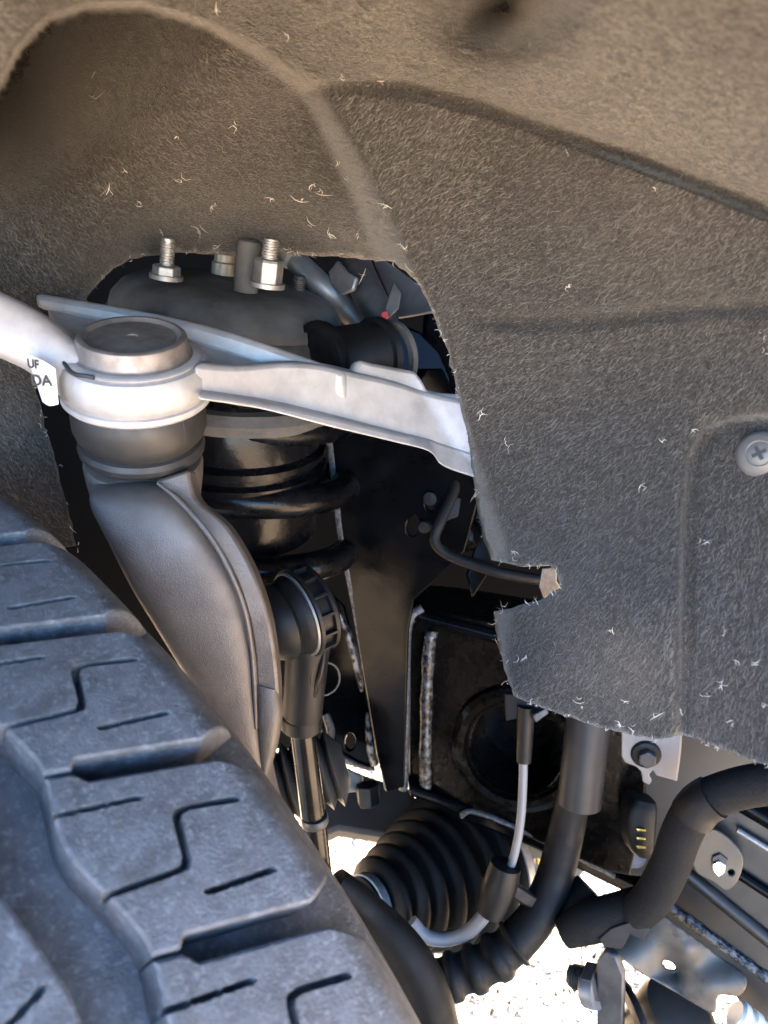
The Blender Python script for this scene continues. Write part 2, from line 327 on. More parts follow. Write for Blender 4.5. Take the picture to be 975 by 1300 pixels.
def liner_px():
    xs, ys = np.meshgrid(np.arange(-60, 1040, 7.), np.arange(-60, 1020, 7.)); a = np.stack([xs.ravel(), ys.ravel()], -1) + rng.uniform(-1.5, 1.5, (xs.size, 2))
    xs, ys = np.meshgrid(np.arange(-440, 1490, 32.), np.arange(-890, 1080, 32.)); b = np.stack([xs.ravel(), ys.ravel()], -1)
    b = b[(b[:, 0] < -60) | (b[:, 0] > 1040) | (b[:, 1] < -60) | (b[:, 1] > 1020)]
    p = np.r_[a, b]; s = sdf(p[:, 0], p[:, 1], LINER); return p[s > 4]
def to_world(px, d):
    px = np.asarray(px); d = np.asarray(d)[:, None]
    return np.array(CAM) + d * (np.array(FW) + np.array(RT) * ((px[:, :1] - CX) / F) + np.array(UP) * ((CY - px[:, 1:2]) / F))
pin = liner_px(); nb = len(LINER)
allp = [Vector(p) for p in LINER] + [Vector(p) for p in pin]
vo, eo, fo, *_ = delaunay_2d_cdt(allp, [(i, (i + 1) % nb) for i in range(nb)], [], 1, 1e-4)
vp = np.array([tuple(v) for v in vo]); wv = to_world(vp, D(vp[:, 0], vp[:, 1]))
liner = thing('wheel_arch_liner', 'brown-grey felt wheel arch liner covering the arch around the suspension opening', 'wheel liner')
me = bpy.data.meshes.new('felt_shell'); me.from_pydata(wv.tolist(), [], [list(f)[::-1] for f in fo]); me.update()
fs = mesh_obj('felt_shell', me, 'felt', liner, sharp=0)
if Vector(me.polygons[0].normal).dot(FW) > 0: me.flip_normals()
m = fs.modifiers.new('solid', 'SOLIDIFY'); m.thickness = 0.004; m.offset = -1

def fibres(name, mat, pts, ang, length, width, lift, curl, parent):
    """short real fibres lying on the felt: bent ribbons with their own height"""
    n = len(pts); V = []; segs = 3; half = []
    p = np.array(pts, float); a = np.array(ang)
    bend = rng.normal(0, curl, n)
    for k in range(segs + 1):
        t = k / segs - 0.5; aa = a + bend * t
        q = p + np.stack([np.cos(aa), np.sin(aa)], -1) * (length * t)[:, None]
        nx, ny = -np.sin(aa), np.cos(aa); wd = width * (1 - 0.75 * abs(2 * t))
        lf = lift * (1 - (2 * t) ** 2 * 0.8)
        for sgn in (-1, 1):
            qq = q + np.stack([nx, ny], -1) * (sgn * wd / 2)[:, None]
            V.append(to_world(qq, D(qq[:, 0], qq[:, 1]) - lf))
    V = np.stack(V, 1)                                    # n, 2*(segs+1), 3
    m_ = 2 * (segs + 1); base = np.arange(n)[:, None] * m_
    F_ = np.concatenate([base + np.array([[2 * k, 2 * k + 1, 2 * k + 3, 2 * k + 2]]) for k in range(segs)], 1).reshape(-1, 4)
    me = bpy.data.meshes.new(name); me.from_pydata(V.reshape(-1, 3).tolist(), [], F_.tolist()); me.update()
    o = mesh_obj(name, me, mat, parent, sharp=0); o['kind'] = 'stuff'; return o
N = 120000
c = np.stack([rng.uniform(-20, 995, N), rng.uniform(-20, 990, N)], -1); c = c[sdf(c[:, 0], c[:, 1], LINER) > 1]
onwall = sdf(c[:, 0], c[:, 1], WALL) > 0; onpk = sdf(c[:, 0], c[:, 1], POCKET) > 0
dirn = np.where(onwall & ~onpk, -0.85 + 0.22 * np.sin(c[:, 1] / 190) + 0.15 * np.sin(c[:, 0] / 90), np.where(onpk, 0.42 + 0.3 * np.sin(c[:, 0] / 120), 0.35))
dirn = np.where(c[:, 0] < 100, np.where(c[:, 1] > 240, 0.9, dirn), dirn)
n = len(c); dd = D(c[:, 0], c[:, 1])
fibres('felt_nap', 'fibre', c, dirn + rng.normal(0, 0.30, n), rng.gamma(4, 1.7, n) * .42 / dd, rng.uniform(.4, 1.05, n) * .42 / dd, rng.uniform(.0001, .0005, n), 0.28, liner)
# pale wisps pulled out of the felt, and frayed fibres along the cut edge
wp, wa, wl = [], [], []
wisps = [(362, 45), (275, 12), (482, 100), (432, 100), (720, 195), (30, 68), (120, 125), (118, 98), (832, 238), (225, 172), (345, 250), (395, 236), (410, 245), (430, 210), (380, 254), (228, 230), (270, 262), (160, 220), (250, 292), (440, 230), (300, 160), (180, 258), (140, 242),
         (420, 300), (455, 298), (395, 282), (275, 310), (512, 312), (395, 322), (460, 350), (775, 800), (920, 803), (935, 843), (960, 842), (918, 870), (895, 882), (830, 905), (865, 905), (925, 917), (970, 895), (735, 895), (795, 890), (665, 835), (715, 905), (785, 920), (800, 925),
         (610, 525), (645, 560), (880, 545), (965, 425), (815, 620), (840, 560), (718, 365), (975, 445), (205, 300), (320, 312), (365, 318), (488, 262), (650, 705), (893, 690)]
for (x, y) in wisps:
    a0 = rng.uniform(0, 6.28)
    for k in range(rng.integers(2, 5)):
        wp.append((x + rng.normal(0, 2.5), y + rng.normal(0, 2.5))); wa.append(a0 + rng.normal(0, .8)); wl.append(rng.gamma(4, 2.6))
for i in range(len(OPENJ) - 1):
    x, y = OPENJ[i]
    if -10 < x < 990 and y < 990:
        for k in range(max(0, int(rng.integers(-4, 4)))):
            wp.append((x + rng.normal(0, 2), y + rng.normal(0, 2))); wa.append(rng.uniform(0, 6.28)); wl.append(rng.gamma(3, 2.2))
wl = np.array(wl); n = len(wl)
fibres('pulled_fibres', 'pale_fibre', wp, wa, wl, rng.uniform(.45, 1.1, n), rng.uniform(.0005, .003, n), 1.2, liner)
# unseen felt lip, added to shade the well from sky and side light
bm = bmesh.new()
lip = [(.19, 1.105), (.10, 1.125), (.02, 1.128), (-.035, 1.118), (-.058, 1.095), (-.062, 1.065), (-.057, 1.065), (-.052, 1.095), (-.03, 1.113), (.02, 1.123), (.10, 1.12), (.19, 1.10)]
def arch(xx): return .57 + math.sqrt(max(.555 ** 2 - (xx + .05) ** 2, 0)) - 1.125
rings_mesh(bm, [[Vector((xx, q[0], q[1] + arch(xx))) for q in lip] for xx in [-.05 + .55 * math.sin(a) for a in np.linspace(-1.45, 1.45, 41)]])
bm_obj('shade_lip', bm, 'felt', liner)
# push pin
pp = thing('push_pin', 'round grey plastic push pin with cross recess in the felt recess', 'push pin')
o = P(966, 577, float(D(966, 577))); na = (CAM - o).normalized() * 0.8 + Vector((-.25, -.1, .15))
na.normalize(); R_ = 0.0108
lathe('head', o - na * .004, na, [(R_, 0), (R_, .0045), (R_ * .97, .0058), (R_ * .8, .0078), (R_ * .55, .0088), (R_ * .5, .0084), (R_ * .46, .0088), (R_ * .2, .0092), (0, .0092)], 'pin_plastic', pp)
x_, y_, z_ = frame_of(na)
bm = bmesh.new()
for a in (0, math.pi / 2):
    u = x_ * math.cos(a + .4) + y_ * math.sin(a + .4); w_ = z_.cross(u); cc = o + na * .0053
    q = [cc + u * sx * .0032 + w_ * sy * .0008 + z_ * sz * .0003 + z_ * (a * .0001) for sz in (-1, 1) for sx, sy in ((-1, -1), (1, -1), (1, 1), (-1, 1))]
    v = [bm.verts.new(p) for p in q]
    for f in ((0, 1, 2, 3), (4, 5, 6, 7), (0, 1, 5, 4), (1, 2, 6, 5), (2, 3, 7, 6), (3, 0, 4, 7)): bm.faces.new([v[i] for i in f])
bm_obj('cross_recess', bm, 'ink', pp)

# ------------------------------------------------------------------ tyre
TR = 0.415; PT = 2 * math.pi / 39
a_ = Vector((math.cos(.816) * math.cos(.047), math.sin(.816) * math.cos(.047), math.sin(.047)))
e1 = Vector((math.sin(.816), -math.cos(.816), 0)); e2 = e1.cross(a_)
if e2.z < 0: e2 = -e2
TC = Vector((-.1969, .401, .4209))
tyre = bpy.data.objects.new('tyre', None); COL.objects.link(tyre)
tag(tyre, 'black all-terrain tyre with chunky siped tread blocks', 'tyre')
mt = Matrix((a_, -e1, e2)).transposed().to_4x4(); mt.translation = TC; tyre.matrix_world = mt
VM = -.114
prof = [(.235, .06), (.25, .085), (.29, .122), (.335, .142), (.365, .139), (.388, .126), (.393, .106), (.395, .09), (.395, 0)]
prof = [(r, VM + h) for r, h in prof] + [(r, VM - h) for r, h in prof[-2::-1]]
bm = bmesh.new(); lathe_bm(bm, Vector((0, 0, 0)), Vector((1, 0, 0)), prof + [(.22, VM - .06), (.22, VM + .06)], 160, closed=True)
bm_obj('carcass', bm, 'tyre_rubber', tyre, sharp=0)
def pl_dist(v, s, pts):
    d = np.full(v.shape, 9.)
    for (ax, ay), (bx, by) in zip(pts, pts[1:]):
        dx, dy = bx - ax, by - ay; t = np.clip(((v - ax) * dx + (s - ay) * dy) / (dx * dx + dy * dy), 0, 1)
        d = np.minimum(d, np.hypot(v - ax - t * dx, s - ay - t * dy))
    return d
def tread_mesh(name, v0, v1, s0, s1, shear, sipes, top, edge, nv, ns, chips=0):
    """one tread block as a moulded lug; s is arc length, sipes are real cuts"""
    vv = np.linspace(v0, v1, nv); ss = np.linspace(s0, s1, ns); V_, S_ = np.meshgrid(vv, ss, indexing='ij')
    VV, SS = edge(V_, S_, (V_ - v0) / (v1 - v0), (S_ - s0) / (s1 - s0))
    h = np.zeros_like(VV)
    for pts, wd, dep in sipes:
        d = pl_dist(VV, SS, pts); h = np.minimum(h, -dep * (1 - sm((d - wd * .42) / .0003)))
    eb = np.minimum(np.minimum(V_ - v0, v1 - V_), np.minimum(S_ - s0, s1 - S_)); h -= .0008 * (1 - sm(eb / .0014)) ** 2
    r = TR + h - top(VV)
    th = SS / TR + shear * VV
    pts = np.stack([VV, -r * np.cos(th), r * np.sin(th)], -1).reshape(-1, 3)
    idx = np.arange(nv * ns).reshape(nv, ns)
    q = np.stack([idx[:-1, :-1], idx[:-1, 1:], idx[1:, 1:], idx[1:, :-1]], -1).reshape(-1, 4).tolist()
    loop = list(idx[:, 0]) + list(idx[-1, 1:]) + list(idx[-2::-1, -1]) + list(idx[0, -2:0:-1])
    lv = pts[loop]; rr = np.hypot(lv[:, 1], lv[:, 2]); low = lv.copy()
    # draft angle: the lug's foot is a little wider, and sits below the groove floor
    cen = pts.mean(0); k = (np.maximum(rr - .0225, .30)) / rr; low[:, 1:] *= k[:, None]
    low += (low - cen) * np.array([.03, .03, .03]) * 0.4
    b0 = len(pts); pts = np.r_[pts, low]; n = len(loop)
    q += [[int(loop[i]), b0 + i, b0 + (i + 1) % n, int(loop[(i + 1) % n])] for i in range(n)]
    me = bpy.data.meshes.new(name); me.from_pydata(pts.tolist(), [], [[int(x) for x in f] for f in q]); me.update()
    bm = bmesh.new(); bm.from_mesh(me); bmesh.ops.recalc_face_normals(bm, faces=bm.faces[:]); bm.to_mesh(me); bm.free()
    me.polygons.foreach_set('use_smooth', [True] * len(me.polygons)); me.set_sharp_from_angle(angle=math.radians(40)); me.materials.append(M['tyre_rubber'])
    return me
SH = -1.0                                              # rows run slanted: theta = s/R - v
def sp(pts): return [(v, (t - SH * v) * TR) for v, t in pts]
z_sipe = sp([(-.014, 0), (-.030, .0165), (-.033, .017), (-.0345, .013), (-.0385, -.017), (-.0405, -.022), (-.044, -.0205), (-.070, -.003)])
s_low = sp([(-.039, -.047), (-.016, -.064)]); s_up = sp([(-.068, .068), (-.040, .043)]); thin = sp([(-.07, -.095), (-.05, -.108)])
def dash(pts, wd, dep, n=3):                            # sipe with bridges: shallow where the mould blade is notched
    out = []; (a0, b0), (a1, b1) = pts[0], pts[-1]
    for i in range(n):
        t0, t1 = i / n + .03, (i + 1) / n - .05
        out.append(([(a0 + (a1 - a0) * t0, b0 + (b1 - b0) * t0), (a0 + (a1 - a0) * t1, b0 + (b1 - b0) * t1)], wd, dep))
    return out + [(pts, wd * .5, dep * .15)]
top_r = lambda v: np.where(v > -.010, 0.034 * (np.maximum(v + .010, 0) / .024) ** 2.0, 0)
def edge_r(V_, S_, u, w):
    v = V_ + .003 * np.sin(w * 6.0 + 1.2) * (1 - u) ** 3          # wavy groove side
    s = S_ + (w - .5) * .0076 * (1 - sm((u - .10) / .05)) + np.where(u > .66, (u - .66) * (.5 - w) * .10, 0)
    return v, s
S0, S1 = -.113 * TR, .026 * TR
# lengths along s are measured in the sheared frame
me_r = tread_mesh('tread_block', -.0645, .016, S0, S1, SH, [(z_sipe, .0022, .009)] + dash(s_low, .0022, .009) + dash(s_up, .0020, .009) , top_r, edge_r, 250, 180)
z2 = [(-.150, .006), (-.128, .010), (-.118, -.012), (-.090, -.016)]; z3 = [(-.140, -.022), (-.110, -.030)]
me_c = tread_mesh('tread_block', -.153, -.0845, -.050, .012, 0.9, [(z2, .0016, .006), (z3, .0014, .005)], lambda v: 0 * v, lambda V_, S_, u, w: (V_ - .006 * np.abs(w - .45) * u, S_), 100, 90)
me_l = tread_mesh('tread_block', -.262, -.172, S0, S1, 1.0, [], lambda v: np.where(v < -.212, .030 * (np.maximum(-.212 - v, 0) / .040) ** 2.2, 0), lambda V_, S_, u, w: (V_, S_), 50, 30)
for k in range(-9, 8):
    for me, off in ((me_r, 0.0), (me_c, 0.085), (me_l, 0.03)):
        b = bpy.data.objects.new('tread_block', me); COL.objects.link(b); b.parent = tyre
        b.rotation_euler = (-(0.988 + off + k * PT), 0, 0)

# ------------------------------------------------------------------ upper control arm with its ball joint
uca = thing('upper_control_arm', 'silver cast aluminium upper control arm with round ball joint housing', 'control arm')
BJ = P(172, 474, .40); BA = Vector((.085, -.235, .975)).normalized()
A = lambda prof: [(r / 1000, h / 1000) for r, h in prof]
lathe('ball_joint_housing', BJ, BA, A([(20, 10), (31, 10), (35, 8.6), (37.5, 5), (38.3, 1), (38.0, -4), (36.6, -7), (35.8, -7.8), (35.6, -8.4), (37.2, -8.8), (37.4, -11.5), (36, -13), (30, -13), (20, -13)]), 'aluminium', uca, seg=72)
cap = lathe('ball_joint_cap', BJ, BA, A([(20, 8), (29.5, 8.5), (30, 9.6), (29.4, 11), (28, 11.8), (27.4, 12.6), (27, 18.2), (26.2, 20.2), (24.8, 21), (23.4, 20.9), (22.4, 19.8), (21.6, 19.2), (12, 19.6), (8, 19.9), (3, 19.8), (2.6, 19.3), (0, 19.2)]), 'cap_metal', uca, seg=72)
lathe('snap_ring', BJ, BA, A([(29, 11.4), (32, 11.2), (33, 10.4), (32.4, 9.4), (29, 9.2)]), 'aluminium', cap, seg=72, closed=True)
bt = lathe('dust_boot', BJ, BA, A([(28, -11), (31, -12), (33, -15), (34.2, -21), (34.2, -28), (32.6, -33), (30, -35.4), (29.6, -36.4), (31.7, -37.4), (33, -40), (32.4, -43), (30, -45), (26, -46.5), (23, -50), (20, -55)]), 'boot_rubber', uca, seg=72)
x_, y_, z_ = frame_of(BA)
def bjp(ang, r, h): return BJ + z_ * h / 1000 + (x_ * math.cos(ang) + y_ * math.sin(ang)) * r / 1000
tube('mould_seam', [bjp(-.62, 32.8, -14), bjp(-.62, 34.1, -20), bjp(-.62, 33.9, -27), bjp(-.62, 32.2, -32)], .0005, 'boot_rubber', bt, sides=6)
# right arm: front flange, web and rear flange
fl = [(246, 462, 246, 506, .385, .388), (300, 466, 300, 516, .405, .407), (355, 462, 355, 524, .425, .427), (400, 464, 400, 534, .438, .44), (442, 473, 442, 544, .450, .452), (500, 486, 500, 558, .468, .468), (545, 500, 545, 572, .482, .480), (600, 512, 600, 588, .498, .494), (660, 530, 660, 606, .515, .51)]
ribbon('arm_flange', fl, .014, 'aluminium', uca, bevel=.003)
pa = Pl((445, 500, .4575), (600, 530, .5025), (445, 600, .4575))
plate('bushing_lug', [(446, 476), (456, 455), (470, 459), (528, 470), (536, 480), (545, 497), (585, 500), (600, 496), (620, 520), (620, 560), (540, 540), (470, 512), (446, 496)], pa, .010, 'aluminium', uca, bevel=.003)
ribbon('lower_lip', [(250, 498, 250, 508, .383, .381), (330, 511, 330, 520, .410, .408), (420, 531, 420, 543, .437, .435), (500, 550, 500, 562, .462, .460), (540, 558, 545, 574, .476, .472), (556, 562, 562, 592, .482, .478), (600, 575, 600, 606, .494, .490), (660, 590, 660, 622, .51, .505)], .02, 'aluminium', uca, bevel=.0025)
ribbon('rear_flange', [(42, 373, 46, 392, .436, .437), (100, 383, 100, 404, .436, .437), (200, 401, 200, 426, .437, .438), (290, 423, 290, 452, .438, .439), (370, 450, 370, 480, .440, .441), (440, 474, 440, 510, .447, .448)], .008, 'aluminium', uca, bevel=.003)
def quad_strip(name, top, bot, thick, mat, parent, bevel=.001, n=5):
    t = catmull([P(*p) for p in top], n); b = catmull([P(*p) for p in bot], n); up = Vector((0, 0, -thick))
    bm = bmesh.new(); rings_mesh(bm, [[a, c_, c_ + up, a + up] for a, c_ in zip(t, b)]); return bm_obj(name, bm, mat, parent, bevel=bevel)
quad_strip('web', [(60, 390, .440), (160, 412, .440), (260, 438, .441), (340, 462, .442), (430, 490, .45)], [(95, 452, .405), (170, 470, .41), (250, 486, .395), (330, 496, .42), (430, 512, .448)], .006, 'aluminium', uca)
# left arm
loft('left_arm', [(112, 440, 116, 515, .378, .018), (84, 424, 86, 512, .377, .017), (56, 400, 58, 494, .376, .015), (20, 378, 22, 466, .374, .013), (-30, 356, -30, 442, .370, .012), (-90, 340, -90, 415, .366, .011), (-160, 318, -160, 390, .36, .011)], 'aluminium', uca, ex=3.4)
loft('left_rear_flange', [(60, 402, 60, 440, .44, .006), (20, 392, 20, 425, .445, .006), (-60, 365, -60, 400, .44, .006), (-160, 330, -160, 365, .43, .006)], 'aluminium', uca, ex=4)
tube('retaining_clip', [bjp(a, 33.5, 10.2 + .8 * math.sin(a * 9)) for a in [-2.75 + i * .11 for i in range(9)]], .0011, 'dark_steel', uca, sides=8)
# paper sticker wrapped round the arm
st = thing('sticker', 'white paper sticker with black letters stuck to the control arm', 'sticker')
tp = [P(34, 450, .3685), P(46, 454, .3662), P(58, 460, .3658), P(70, 468, .3658)]; bp_ = [P(54, 510, .378), P(60, 514, .372), P(66, 515, .370), P(74, 513, .369)]
t_, b_ = catmull(tp, 6), catmull(bp_, 6); bm = bmesh.new()
rings_mesh(bm, [[a, c_, c_ + Vector((0, .0003, 0)), a + Vector((0, .0003, 0))] for a, c_ in zip(t_, b_)]); bm_obj('paper', bm, 'paper', st)
def text_mesh(name, body, mat, parent, o, xdir, ydir, size):
    cu = bpy.data.curves.new(name, 'FONT'); cu.body = body; cu.size = size; cu.extrude = .00008; cu.offset = size * .03
    tmp = bpy.data.objects.new('tmp', cu); COL.objects.link(tmp); dg = bpy.context.evaluated_depsgraph_get(); dg.update()
    me = bpy.data.meshes.new_from_object(tmp.evaluated_get(dg)); bpy.data.objects.remove(tmp)
    x = Vector(xdir).normalized(); y = Vector(ydir); y = (y - x * y.dot(x)).normalized(); z = x.cross(y)
    mt = Matrix((x, y, z)).transposed().to_4x4(); mt.translation = o; me.transform(mt)
    return mesh_obj(name, me, mat, parent, sharp=0)
o = P(40, 489, .3678); text_mesh('lettering', 'DA', 'ink', st, o, P(70, 490, .3665) - o, Vector((0, 0, 1)), .0072)
o = P(35, 466, .3678); text_mesh('lettering', 'UF', 'ink', st, o, P(60, 470, .3645) - o, Vector((0, 0, 1)), .0058)

# ------------------------------------------------------------------ steering knuckle
kn = thing('steering_knuckle', 'curved cast steering knuckle neck with rusty stains rising beside the tyre', 'steering knuckle')
lathe('boss', BJ, BA, A([(0, -48.5), (27, -48.5), (30.5, -49.5), (31.5, -52), (31, -60), (29, -75), (24, -85), (0, -88)]), 'knuckle', kn, seg=56)
loft('neck', [(124, 606, 200, 606, .412, .010), (106, 622, 216, 618, .397, .017), (104, 645, 232, 640, .389, .021), (126, 690, 260, 680, .388, .022), (156, 750, 292, 730, .392, .023), (190, 805, 312, 780, .398, .023), (225, 860, 324, 835, .404, .022), (256, 910, 328, 890, .410, .020), (285, 960, 332, 945, .416, .018), (312, 1030, 345, 1022, .428, .018), (325, 1120, 372, 1112, .446, .022), (335, 1260, 395, 1250, .475, .026)], 'knuckle', kn, ex=3.4, n=44, sub=6)
ribbon('edge_flange', [(196, 610, 240, 596, .400, .402), (226, 634, 250, 634, .400, .402), (262, 674, 288, 668, .399, .402), (290, 718, 320, 722, .401, .404), (310, 768, 341, 782, .405, .408), (321, 820, 351, 845, .411, .413), (325, 875, 354, 895, .416, .418), (326, 930, 351, 940, .421, .422), (330, 975, 340, 982, .425, .425)], .016, 'knuckle', kn, bevel=.004, tv=FW)
tube('parting_ridge', [P(200, 613, .396), P(228, 636, .394), P(263, 676, .393), P(289, 720, .395), P(309, 770, .400), P(319, 822, .406), P(323, 875, .411), P(325, 925, .416)], [.0008, .0013, .0014, .0014, .0014, .0013, .0012, .0008], 'knuckle', kn, sides=10)
loft('lower_flange', [(322, 868, 352, 878, .414, .008), (322, 905, 356, 908, .414, .009), (324, 945, 350, 950, .418, .009), (330, 985, 338, 990, .424, .008)], 'knuckle', kn, ex=3)

# ------------------------------------------------------------------ coil-over strut
sa = thing('shock_absorber', 'black shock absorber with domed rubber top mount and ribbed bump cup', 'shock absorber')
SA = Vector((.16, -.06, .98)).normalized(); ST = P(290, 405, .555)
mo = lathe('top_mount', ST, SA, A([(0, 25), (44, 25), (62, 23), (73, 18), (79, 10), (80.5, 3.5), (80, 2), (82, .5), (84.5, -6), (84.5, -18), (80, -28), (56, -34), (0, -34)]), 'mount_rubber', sa, seg=72)
sx, sy, sz = frame_of(SA)
def on_mount(px, py, d, h): return P(px, py, d)
def stud(px, py, d, r, hx, hh, tl, tw, mat):
    o = P(px, py, d); hexa('nut', o, SA, hx, hh, mat, sa, rot=.2); lathe('washer', o, SA, [(hx * 1.2, -.002), (hx * 1.2, .0008), (hx * .5, .0012)], mat, sa, seg=28)
    thread('stud', o + SA * hh * .8, SA, r, tl, mat, sa, pitch=.0016)
stud(211, 350, .500, .0046, .0088, .0065, .0175, 0, 'zinc')
stud(339, 360, .495, .0054, .0094, .0150, .0150, 0, 'zinc')
lathe('bump_cup', P(300, 560, .54), Vector((.08, -.1, 1)), A([(50, 40), (56, 30), (58, 4), (56, 2), (61, 0), (61, -4), (57, -6), (57, -9), (62, -11), (62, -15), (57, -17), (57, -20), (62, -22), (62, -25), (58, -28), (57, -62), (50, -66), (30, -70), (26, -200), (0, -200)]), 'spring_black', sa, seg=64)
tube('damper_rod', [P(285, 640, .55), P(300, 1000, .62)], .030, 'spring_black', sa, sides=28, n=4)
cs = thing('coil_spring', 'thick glossy black coil spring wound around the shock absorber', 'coil spring')
hp = []; c0 = P(302, 470, .545); ax = Vector((.02, -.06, -1)).normalized(); hx_, hy_, _ = frame_of(ax)
for i in range(100):
    t = i / 99 * 2.6 * 2 * math.pi; a = t + 2.3
    hp.append(c0 + ax * (.047 * t / (2 * math.pi) + .006) + (Vector((1, 0, 0)) * math.cos(a) * .072 + Vector((0, 1, 0)) * math.sin(a) * .068) )
tube('coil', hp, .0105, 'spring_black', cs, sides=16, n=2)
# upper spring seat ring
lathe('spring_seat', P(302, 500, .545), Vector((.1, -.1, 1)), A([(60, 12), (76, 10), (80, 4), (78, -3), (70, -6), (60, -6)]), 'mount_rubber', cs, seg=56, closed=True)

# ------------------------------------------------------------------ things in the upper opening
tube_t = thing('brake_pipe', 'short bright metal pipe slanting behind the mount studs', 'pipe')
tube('pipe', [P(356, 310, .60), P(385, 340, .592), P(412, 366, .590), P(440, 394, .60), P(480, 434, .61)], .0088, 'steel_grey', tube_t, sides=20)
lathe('collar', P(368, 324, .592), P(385, 340, .588) - P(368, 324, .592), [(.0095, -.004), (.0095, .004), (.006, .005)], 'zinc', tube_t, seg=20)
t = thing('rubber_hose', 'grey rubber hose bending down between mount and tower', 'hose')
tube('hose', [P(446, 296, .60), P(452, 335, .59), P(466, 370, .58), P(486, 410, .575), P(500, 450, .575)], [.011, .0115, .0118, .0112, .011], 'dark_steel', t, sides=22)
t = thing('rubber_plug', 'black rubber plug standing between the two nuts', 'plug')
lathe('plug', P(313, 354, .515), SA, A([(8.2, -8), (8.2, 20), (7.6, 23.5), (5.5, 25), (0, 25.4)]), 'mount_rubber', t, seg=28)
t = thing('small_stud', 'small threaded stud behind the silver pipe', 'stud'); thread('stud', P(378, 372, .57), SA, .005, .012, 'dark_steel', t)
t = thing('harness_bracket', 'grey pressed metal bracket with a red tag above the tower', 'bracket')
pb = Pl((500, 330, .62), (550, 390, .60), (480, 400, .625))
plate('sheet', [(468, 318), (500, 338), (545, 372), (552, 396), (505, 404), (486, 360)], pb, .003, 'steel_grey', t)
plate('tab', [(494, 372), (500, 355), (510, 372), (506, 392), (494, 404), (488, 392)], Pl((494, 372, .545), (510, 372, .545), (494, 404, .545)), .002, 'dark_steel', t)
plate('red_tag', [(483, 396), (492, 394), (494, 404), (484, 406)], Pl((484, 396, .54), (494, 396, .54), (484, 406, .54)), .002, 'red_plastic', t)
t = thing('wire_clip', 'pale metal clip tucked behind the upper bracket', 'clip')
plate('clip', [(416, 345), (428, 330), (440, 345), (452, 352), (448, 368), (432, 374), (420, 362)], Pl((416, 345, .57), (440, 345, .56), (416, 374, .57)), .004, 'steel_grey', t)
t = thing('amber_fitting', 'small brass fitting in the dark gap above the mount', 'fitting')
lathe('fitting', P(284, 348, .57), SA, A([(9, 0), (9, 8), (7.5, 9), (7.5, 14), (9, 15), (9, 22), (6, 24), (0, 24)]), 'tan_metal', t, seg=24)

# ------------------------------------------------------------------ shock tower bracket
tw = thing('tower_bracket', 'tall glossy black painted tower bracket tapering down to the frame', 'bracket')
tp1 = Pl((420, 560, .572), (600, 600, .538), (480, 980, .625))
plate('side_plate', [(414, 470), (560, 468), (604, 560), (606, 640), (590, 700), (560, 730), (525, 762), (518, 800), (512, 1000), (490, 1006), (478, 960), (455, 820), (436, 690), (424, 600)], tp1, .004, 'black_paint', tw, bevel=.0015, holes=[ell(524, 668, 8, 13, 16, .2), ell(546, 640, 6, 9, 14)])
ribbon('edge_strip', [(404, 500, 412, 500, .563, .562), (412, 545, 420, 546, .570, .569), (420, 610, 428, 610, .578, .577), (430, 690, 437, 690, .588, .587), (446, 770, 453, 770, .598, .597), (460, 850, 466, 850, .608, .607), (476, 940, 482, 940, .619, .618), (488, 1004, 492, 1004, .627, .626)], .03, 'worn_edge', tw, bevel=.001)
BUSH = P(448, 470, .515); BX = (P(510, 452, .545) - P(405, 470, .505)).normalized()
bu = lathe('bushing_sleeve', P(405, 462, .505), BX, A([(0, 0), (26, 0), (26, 4), (22, 5), (22, 44), (25, 45), (25, 50), (20, 51), (0, 51)]), 'black_plastic', tw, seg=48)
lathe('bushing_rim', P(405, 462, .505), BX, A([(22, -2.5), (26.5, -1.5), (27.5, 2), (26.5, 5.5), (22, 6)]), 'hose_rubber', bu, seg=48, closed=True)
lathe('bushing_rim', P(498, 452, .535), BX, A([(19, -1.5), (23.5, -1), (24, 1), (23.5, 3), (19, 3.5)]), 'mount_rubber', bu, seg=48, closed=True)
plate('upper_ear', [(500, 405), (535, 420), (560, 445), (575, 480), (575, 560), (500, 540), (480, 470)], Pl((500, 420, .56), (575, 440, .575), (500, 540, .56)), .01, 'black_paint', tw, bevel=.003)
plate('rear_ear', [(540, 380), (570, 400), (590, 470), (600, 560), (560, 560), (535, 440)], Pl((540, 400, .62), (590, 420, .62), (540, 540, .62)), .01, 'black_paint', tw, bevel=.003)
for (px, py, r) in ((548, 632, .006), (540, 668, .005)):
    o = tp1.at(px, py); lathe('grommet', o, -tp1.n, [(r, -.002), (r, .002), (r * .8, .004), (r * .3, .0045), (0, .0045)], 'black_plastic', tw, seg=20)
# black brake line and clip in front of the tower
bl = thing('brake_line', 'thin black brake line bent around the tower bracket to the felt notch', 'brake line')
tube('line', [P(583, 596, .55), P(576, 625, .545), P(560, 660, .54), P(552, 685, .54), P(566, 702, .54), P(600, 716, .535), P(640, 728, .53), P(700, 738, .535), P(740, 740, .55)], .0038, 'hose_rubber', bl, sides=14)
plate('clip', [(572, 628), (586, 632), (582, 656), (566, 662), (560, 650)], Pl((572, 628, .543), (586, 632, .543), (566, 662, .543)), .008, 'black_plastic', bl, bevel=.001)
wb = thing('wheel_bracket_knobs', 'blue-black rounded knob glimpsed behind the torn felt edge', 'knob')
wb.name = 'rounded_knob'
lathe('knob', P(592, 678, .58), Vector((-.2, -1, .3)), A([(0, 14), (6, 13), (11, 8), (13, 0), (13, -10), (0, -10)]), 'black_paint', wb, seg=32)
plate('stay', [(596, 640), (612, 640), (626, 720), (600, 760), (592, 730), (604, 690)], Pl((596, 640, .575), (626, 720, .575), (585, 740, .575)), .004, 'black_paint', wb)
t = thing('tan_tab', 'small tan metal tab filling the notch in the felt', 'tab')
